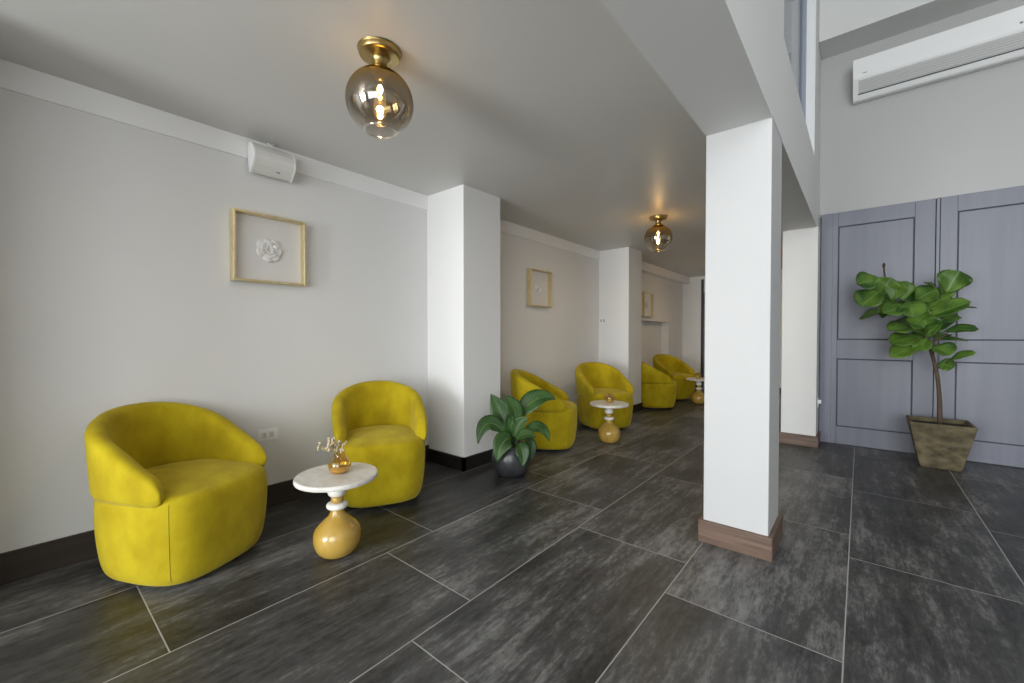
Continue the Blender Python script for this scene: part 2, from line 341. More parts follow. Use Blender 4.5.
# hall: door wall, high soffit, right wall, ceiling, street front
struct('wall_back', boxes((XB1, XR + .2, YD, YD + .25, 2.385, ZH), (1.40, XR + .2, YD, YD + .25, 0, 2.385), (-.335, 1.40, YD + .05, YD + .25, 0, 2.385)), M['wall_hall'])
struct('trim_6', boxes((XB1 + .002, XR, 5.133, YD + .01, 4.01, ZH)), M['wall_mezzanine'])
struct('wall_right', boxes((XR, XR + .2, YF - .2, YD + .25, 0, ZH)), M['wall_hall'])
struct('ceiling_hall', boxes((XB1, XR + .2, YF - .2, YD + .25, ZH, ZH + .15)), M['wall_white'])
# gallery beyond the door wall: its right side and its end with a doorway
struct('wall_gallery_right', boxes((-.345, -.15, YD + .05, YE + .2, 0, ZC + .2)), M['wall_grey'])
DX0, DX1, DZ = -2.60, -1.70, 2.02
struct('wall_end', boxes((XW, DX0, YE, YE + .2, 0, ZC + .1), (DX1, -.2, YE, YE + .2, 0, ZC + .1), (DX0, DX1, YE, YE + .2, 2.30, ZC + .1)), M['wall_white'])
d3 = struct('door_3', boxes((DX0 + .05, DX1 - .05, YE + .05, YE + .09, .005, DZ)), M['door_white'])
struct('door_frame', boxes((DX0, DX0 + .05, YE + .02, YE + .12, 0, 2.30), (DX1 - .05, DX1, YE + .02, YE + .12, 0, 2.30)), M['frame_dark'], d3)
struct('transom_panel', boxes((DX0 + .06, DX1 - .05, YE - .01, YE + .09, DZ, 2.30)), M['wall_white'], d3)
struct('baseboard_end', boxes((XW, DX0, YE - bs, YE, 0, .12), (DX1, -.345, YE - bs, YE, 0, .12)), M['black_skirting'])
# street front behind the camera: piers and glazing that let the daylight in
struct('wall_front', boxes((XW, -2.5, YF - .2, YF, 0, ZC), (-.65, -.25, YF - .2, YF, 0, ZH), (-2.5, -.65, YF - .2, YF, 2.2, ZH), (-.25, XR, YF - .2, YF, 4.55, ZH), (XW, -2.5, YF - .2, YF, ZC, ZH)), M['wall_hall'])
for n, x0, x1, z1, cols in (('window_2', -2.5, -.65, 2.2, 2), ('window_3', -.25, XR, 4.55, 3)):
    bm = bmesh.new()
    for i in range(cols + 1):
        x = x0 + (x1 - x0 - .05) * i / cols; box(bm, x, x + .05, YF - .12, YF - .06, 0, z1)
    box(bm, x0, x1, YF - .12, YF - .06, 0, .08); box(bm, x0, x1, YF - .12, YF - .06, z1 - .06, z1)
    if z1 > 3: box(bm, x0, x1, YF - .12, YF - .06, 2.35, 2.42)
    wn_ = struct(n, bm, M['alu_dark'])
    struct('window_pane', boxes((x0, x1, YF - .092, YF - .086, .05, z1 - .03)), M['pane'], wn_)

# double doors in the back wall
def door_leaf(name, x0, x1, px0, px1):
    z0, z1, yf = .004, 2.383, YD - .028
    up, lo = (1.078, 2.238), (.185, .885)
    bm = boxes((x0, px0, yf, YD + .02, z0, z1), (px1, x1, yf, YD + .02, z0, z1), (px0, px1, yf, YD + .02, z0, lo[0]), (px0, px1, yf, YD + .02, lo[1], up[0]), (px0, px1, yf, YD + .02, up[1], z1))
    d = struct(name, bm, M['door_blue'], bevel=.003)
    g = .009
    for a, b in (up, lo):
        struct('door_groove', boxes((px0, px1, yf + .016, yf + .024, a, b)), M['door_groove'], d)
        struct('door_panel', boxes((px0 + g, px1 - g, yf + .006, yf + .020, a + g, b - g)), M['door_blue'], d, bevel=.004)
    return d
d1 = door_leaf('door_1', -.315, .520, -.186, .383)
d2 = door_leaf('door_2', .552, 1.390, .660, 1.270)
struct('door_astragal', boxes((.524, .548, YD - .038, YD + .02, .004, 2.383)), M['door_blue'], d1, bevel=.003)
struct('door_edge_board', boxes((-.326, -.230, YD - .036, YD - .02, .004, 2.383)), M['door_blue'], d1, bevel=.003)

# ------------------------------------------------------------------ tub chairs
def plan(t, k=1.0, dx=0.0, d=0.0):
    """point on the chair's plan; t runs from the back (0) round to the front (pi), both signs; d pushes outwards"""
    c, s = -math.cos(t), math.sin(t)
    w = .5 + .5 * c; w = w * w * (3 - 2 * w)
    n = 2.15 + 1.75 * w
    ax, by = .315 + d, .294 + d
    x = math.copysign(abs(c) ** (2 / n), c) * ax; y = math.copysign(abs(s) ** (2 / n), s) * by
    if c > 0: x += .022 * (1 - (y / by) ** 2)             # gently bowed front
    return x * k + dx, y * k
def make_chair(label):
    root = thing('tub_chair', label, 'armchair', group='mustard velvet tub chairs in the gallery')
    prof = [(.0, .020), (.60, .020), (.82, .025), (.892, .045), (.936, .082), (.966, .138), (.988, .205), (1.0, .27), (1.003, .335), (.996, .376), (.978, .402), (.943, .419), (.87, .431), (.70, .444), (.48, .454), (.22, .459), (.0, .460)]
    prof = smooth_prof(prof, 3)
    bm = bmesh.new(); N = 96; rings = []
    for k, z in prof:
        if k < 1e-4: rings.append([bm.verts.new((0, 0, z))]); continue
        kk = k
        rings.append([bm.verts.new((*plan(2 * PI * i / N - PI, kk), z)) for i in range(N)])
    for a, b in zip(rings, rings[1:]):
        for i in range(N):
            j = (i + 1) % N
            if len(a) == 1: bm.faces.new((a[0], b[j], b[i]))
            elif len(b) == 1: bm.faces.new((a[i], a[j], b[0]))
            else: bm.faces.new((a[i], a[j], b[j], b[i]))
    seat = link('seat', bm, M['velvet'], root, True)
    # welt seams down the two front corners and under the cushion edge
    for sgn in (-1, 1):
        bm = bmesh.new(); pts = []
        for k, z in prof:
            if .05 < z < .405: pts.append((*plan(sgn * 2.28, k * 1.002), z))
        tube(bm, pts, .0016, 6); link('seam', bm, M['velvet_seam'], root, True)
    # wrap-around back: height falls from the back to the arm tips
    TM = 2.17; NA, NS = 97, 26; z0 = .394
    bm = bmesh.new(); sec = []
    for i in range(NA):
        a = -1 + 2 * i / (NA - 1); a = math.copysign(1 - (1 - abs(a)) ** 1.25, a) if abs(a) > 0 else 0
        w = abs(a); t = a * TM
        e = max(0.0, (w - .915) / .085); q = math.sqrt(max(0.0, 1 - e * e))
        fall = (max(0, plan(t)[0] - plan(0)[0]) / (plan(TM)[0] - plan(0)[0])) ** 1.08
        h = .774 - .276 * fall
        zb = z0 + .028 * (1 - q); h = zb + .012 + (h - zb - .012) * (.30 + .70 * q)
        T = (.072 - .006 * w) * (.34 + .66 * q)
        ring = []
        for j in range(NS):
            # closed section: outer face up, round top, inner face down, flat bottom
            f = j / NS
            if f < .38: u, v = 0.0, f / .38
            elif f < .62: u, v = .5 - .5 * math.cos(PI * (f - .38) / .24), 1.0
            else: u, v = 1.0, 1 - (f - .62) / .38
            rT = T * .5
            zt = h - rT
            if f < .38: z = zb + (zt - zb) * v
            elif f < .62: z = zt + rT * math.sin(PI * (f - .38) / .24)
            else: z = zb + (zt - zb) * v
            hh = (z - zb) / .38
            lean = .010 + .020 * hh - .014 * max(0, 1 - (z - zb) / .03) * .7      # flares with height, tucked at the seam
            inn = u * (T + .020 * (1 - hh) * q)
            ox, oy = plan(t, 1.0, d=lean); ix, iy = plan(t, 1.0, d=lean - .1)
            dv = Vector((ix - ox, iy - oy)); dv.normalize()
            ring.append(bm.verts.new((ox + dv.x * inn, oy + dv.y * inn, z)))
        sec.append(ring)
    for a, b in zip(sec, sec[1:]):
        for j in range(NS): bm.faces.new((a[j], a[(j + 1) % NS], b[(j + 1) % NS], b[j]))
    bm.faces.new(sec[0]); bm.faces.new(sec[-1][::-1])
    link('backrest', bm, M['velvet'], root, True)
    bm = lathe(bmesh.new(), [(0, 0), (.205, 0), (.21, .005), (.21, .018), (.20, .026), (0, .028)], 40)
    link('swivel_plinth', bm, M['plinth'], root, True)
    return root
chair_spots = [((-2.600, .540, 0), .44, 'yellow velvet tub chair nearest the camera, left of the marble table and flowers'),
               ((-2.604, 1.664, 0), -.48, 'yellow velvet tub chair right of the dried flowers, against the first white pier'),
               ((-2.472, 3.470, 0), .51, 'yellow velvet tub chair partly behind the black potted lily'),
               ((-2.436, 4.675, 0), -.55, 'yellow velvet tub chair below the light switch on the pier, behind the second small table'),
               ((-2.490, 6.420, 0), .50, 'yellow velvet tub chair half hidden by the far pier, back turned sideways'),
               ((-2.545, 7.510, 0), -.45, 'farthest yellow velvet tub chair, at the end behind the third small table')]
chair0 = make_chair(chair_spots[0][2])
for i, (l, r, lab) in enumerate(chair_spots):
    if i == 0: chair0.location = l; chair0.rotation_euler = (0, 0, r)
    else: dup(chair0, l, r, lab)

# ------------------------------------------------------------------ side tables
def make_table(label):
    root = thing('side_table', label, 'table', group='marble topped side tables between the chairs')
    pr = smooth_prof([(.0, .0), (.062, .0), (.090, .012), (.110, .045), (.117, .085), (.109, .125), (.074, .164), (.047, .188), (.035, .208), (.031, .226)], 5)
    link('bulb_base', lathe(bmesh.new(), pr + [(0, .226)], 48), M['gold_lacquer'], root, True)
    link('neck_ring', lathe(bmesh.new(), smooth_prof([(.0, .224), (.036, .225), (.050, .233), (.053, .242), (.050, .251), (.036, .258), (.0, .259)], 4), 40), M['white_lacquer'], root, True)
    link('gold_spacer', lathe(bmesh.new(), [(0, .257), (.030, .257), (.031, .272), (.030, .290), (0, .290)], 32), M['gold_lacquer'], root, True)
    link('collar', lathe(bmesh.new(), smooth_prof([(.0, .290), (.034, .292), (.044, .302), (.047, .316), (.044, .329), (.036, .338), (.036, .354), (.046, .372), (.0, .375)], 4), 40), M['white_lacquer'], root, True)
    link('tabletop', lathe(bmesh.new(), [(0, .374), (.192, .374), (.199, .377), (.202, .383), (.202, .392), (.200, .397), (.195, .400), (0, .400)], 64), M['marble'], root, False, bevel=0)
    return root
tab_spots = [((-2.075, 1.072, 0), 'marble topped side table nearest the camera, holding the dried flowers'),
             ((-2.030, 4.034, 0), 'marble topped side table in front of the chair below the light switch'),
             ((-2.030, 7.230, 0), 'farthest marble topped side table, beside the last pair of chairs')]
tab0 = make_table(tab_spots[0][1]); tab0.location = tab_spots[0][0]; tab0.scale = (1, 1, 1.025)
for l, lab in tab_spots[1:]: dup(tab0, l, .6, lab)

# amber vases on the tables
v = thing('bud_vase', 'small round amber glass vase holding dried flowers on the nearest table', 'vase', (-2.080, 1.090, .4103))
vp = smooth_prof([(.0, .0), (.032, .0), (.048, .014), (.057, .036), (.054, .058), (.040, .076), (.029, .088), (.028, .098), (.033, .106)], 4)
link('vase_body', lathe(bmesh.new(), vp, 40), M['amber'], v, True)
link('vase_foot', lathe(bmesh.new(), [(0, .001), (.030, .001), (.044, .012), (.050, .026), (0, .028)], 32), M['amber_base'], v, True)
fl = thing('dried_flowers', 'cream dried flower sprigs standing in the nearest amber vase', 'flowers', (-2.080, 1.090, .4153))
random.seed(7); bs_, bf = bmesh.new(), bmesh.new()
for i in range(13):
    a = random.uniform(0, 2 * PI); r = random.uniform(.01, .075); top = Vector((.8 * r * math.cos(a) - .030, .8 * r * math.sin(a) - .022, random.uniform(.115, .165)))
    tube(bs_, [(0, 0, .03), (.4 * top.x * .5, .4 * top.y * .5, .09), tuple(top)], .0014, 5)
    for k in range(9):
        c = top + Vector((random.gauss(0, .012), random.gauss(0, .012), random.gauss(0, .010)))
        bmesh.ops.create_icosphere(bf, subdivisions=1, radius=random.uniform(.004, .0085), matrix=Matrix.Translation(c))
link('stem', bs_, M['dry_stem'], fl, True); link('blossom', bf, M['dry_flower'], fl, True)
def ball(label, loc):
    o = thing('glass_votive', label, 'candle holder', loc, 0, 'round amber glass votives on the far tables')
    pr = smooth_prof([(.0, .0), (.026, .0), (.046, .016), (.054, .042), (.050, .066), (.038, .084), (.026, .092)], 4)
    link('glass_bowl', lathe(bmesh.new(), pr, 36), M['amber_dark'], o, True)
    link('candle', lathe(bmesh.new(), [(0, .004), (.020, .004), (.020, .040), (.018, .043), (0, .043)], 24), M['white_lacquer'], o, True)
    return o
b0 = ball('round amber glass votive on the second marble table', (-2.036, 4.056, .4103))
dup(b0, (-2.05, 7.25, .4103), 0, 'round amber glass votive on the farthest marble table')

# ------------------------------------------------------------------ ceiling lamps
def make_lamp(label):
    root = thing('ceiling_light', label, 'lamp', group='brass ceiling lights with smoked glass globes')   # origin at the ceiling
    link('canopy', lathe(bmesh.new(), smooth_prof([(.0, .0), (.086, .0), (.088, -.006), (.087, -.020), (.080, -.028), (.046, -.034), (.034, -.044), (.030, -.060), (.032, -.074), (.044, -.082), (.046, -.090), (.0, -.092)], 4), 48), M['brass'], root, True)
    R = .139; cz = -.222
    pr = [(R * 1.02 * math.sin(a), R * .99 * math.cos(a)) for a in [math.radians(17 + i * (152 - 17) / 30) for i in range(31)]]
    pr += [(pr[-1][0] - .006, pr[-1][1] - .006), (pr[-1][0] - .010, pr[-1][1] - .002)]
    gl = link('glass_globe', lathe(bmesh.new(), pr, 64), M['smoked'], root, True, loc=(0, 0, cz))
    link('socket', lathe(bmesh.new(), [(0, -.090), (.020, -.090), (.021, -.120), (.017, -.128), (0, -.130)], 24), M['brass'], root, True)
    bl = link('bulb', lathe(bmesh.new(), smooth_prof([(.013, -.128), (.015, -.140), (.022, -.165), (.024, -.195), (.026, -.255), (.019, -.286), (.0, -.297)], 4), 24), M['bulb'], root, True)
    for zc in (-.166, -.262):  # one blob is the filament, the other its globe reflection made to glow
        link('filament_and_reflection', lathe(bmesh.new(), [(0, zc + .022), (.009, zc + .013), (.0125, zc), (.009, zc - .013), (0, zc - .022)], 12), M['filament_and_reflection'], bl, True)
    rr, zr = pr[-3][0], cz + pr[-3][1]; bm = bmesh.new(); n_ = 48
    lathe(bm, [(rr + .004 * math.cos(a), zr - .001 + .004 * math.sin(a)) for a in [2 * PI * k / 8 for k in range(9)]], n_)
    bmesh.ops.remove_doubles(bm, verts=bm.verts, dist=1e-5)
    link('globe_rim', bm, M['rim_glass'], root, True)
    return root
lamp0 = make_lamp('brass ceiling light with smoked globe nearest the camera, above the tub chairs')
lamp0.location = (-1.618, 1.042, ZC)
lamp1 = dup(lamp0, (-1.640, 4.360, ZC), 0, 'small far brass ceiling light with smoked globe, left of the white column')
fill_lamp = dup(lamp0, (-1.630, 7.620, ZC), 0, 'unseen brass ceiling light with smoked globe, added to brighten the bay of the farthest chairs')  # extra lamp added to lighten the dark last bay, unseen behind the column
for i, l in enumerate((lamp0, lamp1, fill_lamp)):
    d = bpy.data.lights.new('bulb_glow', 'POINT'); d.energy = (9.0, 20.0, 22.0)[i]; d.color = (1, .82, .58); d.shadow_soft_size = .012
    o = bpy.data.objects.new('bulb_glow', d); COL.objects.link(o); o.parent = l; o.location = (0, 0, -.20)

# ------------------------------------------------------------------ framed ceramic flowers
def make_art(label):
    root = thing('framed_art', label, 'picture', group='gold shadow boxes with white ceramic flowers')   # faces +X, origin on the wall at its centre
    w, h, d, f = .217, .218, .064, .015
    bm = boxes((0, d, -w, -w + f, -h, h), (0, d, w - f, w, -h, h), (0, d, -w + f, w - f, h - f, h), (0, d, -w + f, w - f, -h, -h + f))
    link('frame', bm, M['gold_frame'], root, bevel=.003)
    link('backing', boxes((.002, .008, -w + f, w - f, -h + f, h - f)), M['art_back'], root)
    link('glass_pane', boxes((d - .010, d - .0075, -w + f, w - f, -h + f, h - f)), M['art_pane'], root)
    bm = bmesh.new(); random.seed(3)
    for ringn, (n, rr, tilt, sz) in enumerate(((7, .052, .25, .034), (6, .034, .6, .028), (4, .016, 1.0, .020))):
        for i in range(n):
            a = 2 * PI * i / n + ringn * .4 + random.uniform(-.15, .15)
            mtx = Matrix.Translation((.010 + .006 * ringn, rr * math.cos(a), rr * math.sin(a))) @ Matrix.Rotation(a, 4, 'X') @ Matrix.Rotation(-tilt, 4, 'Z') @ Matrix.Diagonal((.25, .9, 1.0, 1))
            mtx = mtx @ Matrix.Translation((.006, 0, 0))
            bmesh.ops.create_uvsphere(bm, u_segments=14, v_segments=9, radius=sz * random.uniform(.85, 1.1), matrix=mtx)
    for v_ in bm.verts: v_.co.x = max(v_.co.x, .0085); v_.co.x = min(v_.co.x, .038)
    link('ceramic_flower', bm, M['ceramic'], root, True)
    return root
art0 = make_art('gold framed white ceramic flower nearest the camera, left of the first pier'); art0.location = (XW, 1.082, 1.680)
dup(art0, (XW, 4.050, 1.680), 0, 'gold framed white ceramic flower between the first and second piers')
dup(art0, (XW, 7.345, 1.672), 0, 'small far gold framed ceramic flower in the last bay above the recess')

# ------------------------------------------------------------------ wall speaker, outlet, switch, wall plate
sp = thing('wall_speaker', 'white wall speaker mounted below the ceiling over the nearest picture', 'speaker', (XW, 1.085, 2.23))
prof = [(.020, .088), (.048, .096), (.075, .092), (.100, .074), (.122, .044), (.132, .012), (.128, -.014), (.112, -.040), (.082, -.072), (.062, -.086), (.050, -.084), (.030, -.020)]
def extr(prof, y0, y1, k=1.0):
    bm = bmesh.new(); cx = sum(p[0] for p in prof) / len(prof); cz = sum(p[1] for p in prof) / len(prof)
    P = [(cx + (x - cx) * k, cz + (z - cz) * k) for x, z in prof]
    a = [bm.verts.new((x, y0, z)) for x, z in P]; b = [bm.verts.new((x, y1, z)) for x, z in P]; n = len(P)
    for i in range(n): bm.faces.new((a[i], a[(i + 1) % n], b[(i + 1) % n], b[i]))
    bm.faces.new(a[::-1]); bm.faces.new(b)
    return bm
link('cabinet', extr(prof, -.118, .118), M['plastic_off'], sp, bevel=.004)
for s in (-1, 1): link('end_cap', extr(prof, s * .118 - .006, s * .118 + .006, 1.03), M['plastic_white'], sp, bevel=.002)
link('wall_bracket', boxes((-.002, .012, -.05, .05, -.05, .05), (.01, .045, -.02, .02, -.015, .015)), M['plastic_white'], sp, bevel=.002)
bm = bmesh.new(); tube(bm, [(.06, .0, .09), (.058, -.004, .118), (.05, -.012, .128), (.04, -.02, .122)], .004, 8)
tube(bm, [(.058, -.002, .114), (.062, .016, .126)], .003, 8)
link('cable', bm, M['plastic_white'], sp, True)
bm = bmesh.new()
for dy, w in ((-.012, .006), (-.004, .006), (.004, .006)): box(bm, .0935, .0965, dy - .003 + .03, dy + .003 + .03, -.064, -.050)
link('logo_mark', bm, M['mark_grey'], sp)

ou = thing('power_outlet', 'white double power outlet low on the wall between the two nearest chairs', 'outlet', (XW, 1.07, .475))
link('cover_plate', boxes((0, .006, -.060, .060, -.038, .038)), M['plastic_white'], ou, bevel=.002)
for s in (-1, 1):
    k = link('socket', boxes((.004, .008, s * .022 - .016, s * .022 + .016, -.020, .020)), M['plastic_off'], ou, bevel=.002)
    link('slot', boxes((.0075, .0084, s * .022 - .007, s * .022 + .007, .005, .008), (.0075, .0084, s * .022 - .006, s * .022 + .006, -.008, -.005)), M['plastic_dark'], k)
sw = thing('light_switch', 'white double light switch on the face of the far pier', 'switch', (-2.915, 5.58, 1.335))
link('cover_plate', boxes((-.052, .052, -.006, 0, -.042, .042)), M['plastic_white'], sw, bevel=.002)
for s in (-1, 1): link('rocker', boxes((s * .023 - .012, s * .023 + .012, -.010, -.004, -.022, .022)), M['rocker'], sw, bevel=.002)
pl = thing('wall_socket', 'small white socket on the side of the far column beside the blue doors', 'outlet', (-.333, 5.34, .43))
link('cover_plate', boxes((0, .006, -.034, .034, -.050, .050)), M['plastic_white'], pl, bevel=.002)
link('plug', boxes((.005, .030, -.016, .016, -.012, .026)), M['plastic_white'], pl, bevel=.004)

# ------------------------------------------------------------------ air conditioner
ac = thing('air_conditioner', 'long white air conditioner high on the wall above the blue doors', 'air conditioner', (0, YD, 0))
ax0, ax1 = -.083, 1.16
def acx(prof, x0, x1):
    bm = bmesh.new(); a = [bm.verts.new((x0, y, z)) for y, z in prof]; b = [bm.verts.new((x1, y, z)) for y, z in prof]; n = len(prof)
    for i in range(n): bm.faces.new((a[i], a[(i + 1) % n], b[(i + 1) % n], b[i]))
    bm.faces.new(a[::-1]); bm.faces.new(b); return bm
link('body', acx([(-.001, 3.80), (-.19, 3.80), (-.222, 3.785), (-.235, 3.605), (-.228, 3.590), (-.100, 3.448), (-.085, 3.440), (-.001, 3.452)], ax0, ax1), M['plastic_white'], ac, bevel=.005)
def slope(t, o=0):      # along the lower slanted face
    y = -.228 + t * .128; z = 3.590 - t * .142; return y - .742 * o, z - .67 * o
bm = bmesh.new()
(y0_, z0_), (y1_, z1_) = slope(.08, .004), slope(.70, .004); (y2_, z2_), (y3_, z3_) = slope(.70, -.004), slope(.08, -.004)
bm.free(); link('louver', acx([(y0_, z0_), (y1_, z1_), (y2_, z2_), (y3_, z3_)], ax0 + .045, ax1 - .045), M['louver_shaded'], ac, bevel=.002)
for i in range(5):
    q_ = [slope(.14 + .11 * i, .0065), slope(.155 + .11 * i, .0065), slope(.155 + .11 * i, .003), slope(.14 + .11 * i, .003)]
    link('louver_rib', acx(q_, ax0 + .05, ax1 - .05), M['plastic_off'], ac)
a_, b_, c_, d_ = slope(.72, .0015), slope(.775, .0015), slope(.775, -.004), slope(.72, -.004)
link('air_slot', acx([a_, b_, c_, d_], ax0 + .04, ax1 - .04), M['plastic_dark'], ac)
bm = bmesh.new()
for i, (x, w) in enumerate(((.962, .016), (.982, .010), (.996, .014), (1.014, .010), (1.028, .016))): box(bm, x, x + w, -.2345, -.226, 3.640, 3.650 if i % 2 else 3.655)
link('logo', bm, M['mark_grey'], ac)
link('rating_mark', boxes((-.010, .022, -.2335, -.226, 3.630, 3.636)), M['mark_grey'], ac)

# ------------------------------------------------------------------ leaves
def leaf(bm, uvl, pts, width, nrm, shape='obovate', fold=.18, wave=0.0, n=10, m=6):
    """blade along the curve pts (three or four points), width across, nrm = side the blade shows"""
    P = [Vector(p) for p in pts]
    def cur(t):
        q = list(P)
        while len(q) > 1: q = [a.lerp(b, t) for a, b in zip(q, q[1:])]
        return q[0]
    rows = []
    for i in range(n + 1):
        t = i / n; c = cur(t); d = (cur(min(1, t + .02)) - cur(max(0, t - .02))).normalized()
        s = d.cross(Vector(nrm)); s.normalize(); nn = s.cross(d).normalized()
        if shape == 'obovate': w = (math.sin(PI * min(1, t ** 1.15)) ** .62) * (.62 + .55 * t) if 0 < t < 1 else .02
        else: w = (math.sin(PI * t ** .82) ** .9) if 0 < t < 1 else .02
        w = max(.02, w) * width * .5
        row = []
        for k in range(m + 1):
            u = -1 + 2 * k / m
            off = nn * (fold * w * (abs(u) - .3) + wave * w * math.sin(t * 9 + u * 2) * abs(u))
            row.append((bm.verts.new(c + s * (u * w) + off), (k / m, t)))
        rows.append(row)
    for a, b in zip(rows, rows[1:]):
        for k in range(m):
            q = (a[k], a[k + 1], b[k + 1], b[k]); f = bm.faces.new([x[0] for x in q]); f.smooth = True
            for lp, x in zip(f.loops, q): lp[uvl].uv = x[1]
def finish_leaves(name, bm, m, parent):
    o = link(name, bm, m, parent, True)
    s = o.modifiers.new('blade', 'SOLIDIFY'); s.thickness = .0016; s.offset = 0
    return o

# ------------------------------------------------------------------ fiddle-leaf fig in a square stone planter
fig = thing('potted_fig', 'tall leafy fig tree in a tapered stone planter before the blue doors', 'plant', (.527, 5.095, 0))
bm = bmesh.new()
def sq(h, z): return [bm.verts.new((x * h, y * h, z)) for x, y in ((-1, -1), (1, -1), (1, 1), (-1, 1))]
r = [sq(.118, 0), sq(.127, .02), sq(.196, .372), sq(.199, .388), sq(.176, .388), sq(.170, .350)]
bm.faces.new(r[0][::-1])
for a, b in zip(r, r[1:]):
    for i in range(4): bm.faces.new((a[i], a[(i + 1) % 4], b[(i + 1) % 4], b[i]))
link('planter', bm, M['stone_pot'], fig, bevel=.006)
bm = bmesh.new(); box(bm, -.172, .172, -.172, .172, .33, .352); link('soil', bm, M['soil'], fig)
def fg(x, y, depth, w=840.0, h=250.0, s=2.969):
    """crop coordinate of a leaf end at its own distance to a point in the planter's frame"""
    px, py = w + x / s, h + y / s
    sy, cy = math.sin(YAW), math.cos(YAW); sp_, cp_ = math.sin(PITCH), math.cos(PITCH)
    fw = Vector((-sy * cp_, cy * cp_, sp_)); rt = Vector((cy, sy, 0)); up = rt.cross(fw)
    d = fw + rt * ((px - 512) / F_PX) + up * ((341.5 - py) / F_PX)
    Y = 5.095 + depth
    return Vector((0, 0, CAM_H)) + d * (Y / d.y) - Vector((.527, 5.095, 0))
bm = bmesh.new()
trunk = smooth_prof([tuple(fg(297, 515, 0)), tuple(fg(295, 440, .01)), tuple(fg(288, 370, .0)), tuple(fg(270, 300, -.02)), tuple(fg(240, 215, -.03)), tuple(fg(205, 165, -.04)), tuple(fg(160, 120, -.03)), tuple(fg(135, 85, -.02)), tuple(fg(130, 42, -.02))], 4)
trunk[0] = (trunk[0][0], trunk[0][1], .33)
tube(bm, trunk, [.017 - .011 * i / (len(trunk) - 1) for i in range(len(trunk))], 10)
for a, b, c in (((270, 300, -.02), (295, 220, .03), (300, 150, .02)), ((262, 280, -.02), (300, 262, -.03), (325, 240, -.04)), ((285, 355, 0), (310, 340, -.02), (328, 322, -.03)), ((300, 205, .03), (320, 180, .0), (335, 150, -.03)), ((255, 250, -.03), (225, 240, -.06), (200, 235, -.08)), ((300, 150, .02), (285, 115, .0), (250, 95, -.02))):
    tube(bm, smooth_prof([tuple(fg(*a)), tuple(fg(*b)), tuple(fg(*c))], 4), .0055, 7)
bmesh.ops.create_icosphere(bm, subdivisions=2, radius=.014, matrix=Matrix.Translation(fg(130, 46, -.02)) @ Matrix.Diagonal((.8, .8, 1.8, 1)))
link('trunk', bm, M['bark'], fig, True)
bm = bmesh.new(); uvl = bm.loops.layers.uv.new('leaf'); random.seed(11)
FL = [  # base x,y,depth  tip x,y,depth  width(crop px)  normal
    (120, 88, -.04, 50, 102, -.10, 56, (0, -1, .5)), (122, 138, -.05, 152, 82, -.08, 52, (.1, -1, .2)), (128, 118, -.05, 62, 168, -.13, 62, (-.1, -1, .3)),
    (152, 152, -.06, 172, 92, -.07, 46, (.2, -1, .1)), (186, 152, -.05, 196, 92, -.04, 38, (.5, -1, .1)), (210, 165, -.06, 128, 188, -.17, 48, (.0, -.8, .8)),
    (142, 185, -.01, 55, 205, .06, 52, (0, -.5, 1)), (205, 150, -.05, 215, 200, -.14, 52, (.1, -1, .5)), (222, 152, -.03, 292, 118, -.02, 58, (.1, -.8, .7)),
    (316, 128, -.03, 356, 62, -.05, 60, (.1, -1, .1)), (322, 128, .03, 376, 104, .10, 30, (0, -.5, 1)), (250, 205, -.04, 388, 153, -.06, 48, (.1, -.7, .9)),
    (240, 182, -.03, 330, 138, .02, 50, (.1, -.8, .7)), (308, 243, -.03, 412, 236, -.07, 32, (0, -.6, 1)), (298, 268, .0, 380, 271, .05, 26, (0, -.35, 1)),
    (322, 327, -.02, 403, 305, -.07, 30, (-.2, -.5, 1)), (276, 285, -.03, 330, 312, -.10, 52, (.1, -1, .4)), (288, 338, -.01, 338, 350, -.04, 36, (.1, -1, .4)),
    (244, 228, -.04, 142, 238, -.16, 58, (0, -.6, 1)), (246, 255, -.04, 148, 278, -.15, 50, (0, -.7, .9)), (252, 272, -.03, 148, 318, -.12, 46, (-.1, -.8, .7)),
    (262, 240, -.04, 195, 208, -.12, 50, (0, -.7, .9)), (270, 260, -.03, 245, 200, -.08, 55, (0, -1, .4)), (265, 190, .0, 310, 150, .06, 46, (0, -.8, .6)),
    (330, 178, .02, 406, 172, .06, 20, (0, -.3, 1)), (250, 95, -.02, 285, 112, -.04, 14, (0, -.6, 1)), (262, 250, .0, 330, 205, .08, 44, (0, -.7, .8)),
    (235, 215, .0, 165, 210, .09, 52, (0, -.6, .8)), (215, 190, .02, 160, 160, .10, 48, (0, -.8, .5)), (280, 270, .02, 320, 250, .10, 34, (0, -.7, .8)),
    (245, 240, -.05, 290, 225, -.13, 46, (0, -.9, .6)), (180, 175, .0, 110, 175, .06, 58, (-.2, -1, .3)), (230, 180, .02, 235, 120, .08, 56, (0, -1, .3)), (290, 215, .03, 345, 190, .10, 44, (.1, -.8, .6)), (250, 265, .02, 205, 255, .08, 52, (0, -.9, .5)), (165, 140, -.02, 110, 140, .05, 50, (0, -1, .4)), (305, 160, .02, 300, 110, .08, 46, (0, -1, .2)), (262, 262, -.03, 225, 300, -.10, 40, (-.2, -.9, .5)), (220, 215, -.05, 250, 165, -.12, 44, (0, -.9, .5))]
PXM = 3.62 / F_PX / 2.969
for bx, by, bd, tx, ty, td, w, nr in FL:
    A, B = fg(bx, by, bd), fg(tx, ty, td); nr = Vector(nr).normalized() + Vector((random.uniform(-.35, .35), 0, random.uniform(-.25, .35))); mid = A.lerp(B, .5) + Vector((random.uniform(-.01, .01), -.012, .022 + .12 * 0))
    leaf(bm, uvl, [A, mid, B], w * PXM * 1.34, nr, 'obovate', fold=random.uniform(.05, .4), wave=random.uniform(.08, .2))
finish_leaves('foliage', bm, M['fig_leaf'], fig)

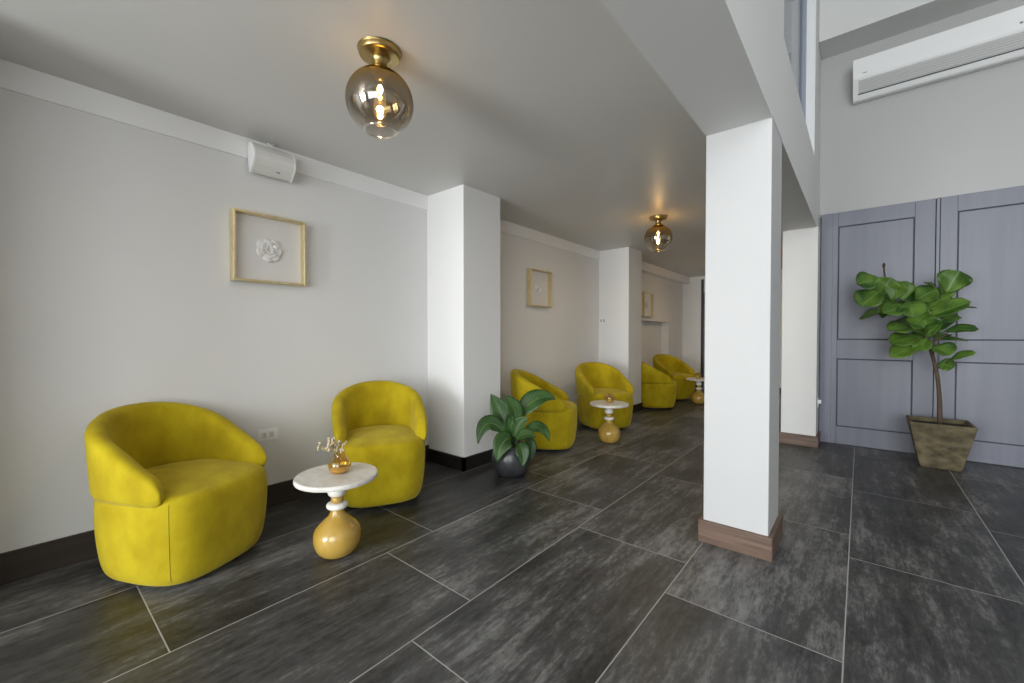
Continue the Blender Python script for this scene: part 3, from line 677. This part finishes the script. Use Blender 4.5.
# ------------------------------------------------------------------ lily in a round black pot
PLX, PLY = -2.165, 2.585
lily = thing('potted_lily', 'dark leafed lily in a round black pot at the foot of the first pier', 'plant', (PLX, PLY, 0))
pp = smooth_prof([(.0, .0), (.085, .0), (.120, .020), (.150, .070), (.160, .125), (.152, .180), (.132, .222), (.122, .236), (.128, .246)], 5)
link('pot', lathe(bmesh.new(), pp + [(.118, .246), (.112, .232), (.115, .215), (.0, .21)], 56), M['pot_black'], lily, True)
link('soil', lathe(bmesh.new(), [(0, .222), (.112, .216), (.112, .200), (0, .200)], 32), M['soil'], lily)
def lp(x, y, depth):
    px, py = 460 + x / 4.88, 350 + y / 4.88
    sy, cy = math.sin(YAW), math.cos(YAW); sp_, cp_ = math.sin(PITCH), math.cos(PITCH)
    fw = Vector((-sy * cp_, cy * cp_, sp_)); rt = Vector((cy, sy, 0)); up = rt.cross(fw)
    d = fw + rt * ((px - 512) / F_PX) + up * ((341.5 - py) / F_PX)
    D = -PLX * sy + PLY * cy + depth
    return Vector((0, 0, CAM_H)) + d * D - Vector((PLX, PLY, 0))
bs_ = bmesh.new(); bm = bmesh.new(); uvl = bm.loops.layers.uv.new('leaf')
VW = Vector((math.sin(YAW), -math.cos(YAW), 0))       # towards where a viewer stands
LL = [((222, 412, -.05), (160, 320, -.06), (96, 345, -.10), (88, 462, -.14), 70, VW * .9 + Vector((-.1, 0, .5))),
      ((238, 410, .02), (222, 335, .04), (185, 275, .05), (150, 214, .05), 98, VW * .95 + Vector((0, 0, .2))),
      ((262, 365, -.02), (290, 310, -.05), (258, 255, -.04), (212, 220, -.02), 76, VW * .8 + Vector((.1, .2, .55))),
      ((285, 335, .03), (330, 240, .04), (410, 205, .06), (468, 242, .03), 92, VW * .75 + Vector((0, 0, .7))),
      ((318, 400, -.03), (350, 365, -.05), (420, 365, -.08), (436, 448, -.10), 66, VW * .6 + Vector((0, 0, .9))),
      ((250, 432, -.08), (225, 420, -.13), (190, 460, -.17), (180, 548, -.18), 84, VW + Vector((0, 0, .5))),
      ((288, 455, -.10), (300, 470, -.15), (318, 510, -.17), (304, 572, -.17), 62, VW + Vector((0, 0, .4))),
      ((262, 430, -.03), (270, 370, -.04), (300, 340, -.05), (335, 335, -.07), 62, VW + Vector((0, 0, .4))),
      ((255, 430, -.02), (240, 370, -.04), (235, 330, -.05), (245, 300, -.06), 54, VW + Vector((.2, 0, .2))),
      ((300, 430, .04), (345, 430, .06), (360, 480, .05), (345, 545, .03), 52, VW * .6 + Vector((0, 0, .8))),
      ((272, 440, -.05), (300, 400, -.09), (345, 400, -.11), (370, 430, -.12), 50, VW * .7 + Vector((0, 0, .7)))]
for a, b, c, d, w, nr in LL:
    pts = [lp(*a), lp(*b), lp(*c), lp(*d)]
    leaf(bm, uvl, pts, w * 3.37 / F_PX / 4.88 * 1.12, nr, 'lance', fold=.28, wave=.05, n=14)
    root_ = Vector((pts[0].x * .25, pts[0].y * .25, .205))
    tube(bs_, smooth_prof([tuple(root_), tuple(root_.lerp(pts[0], .6) + Vector((0, 0, .01))), tuple(pts[0])], 4), .0045, 7)
link('stem', bs_, M['lily_leaf'], lily, True); finish_leaves('foliage', bm, M['lily_leaf'], lily)
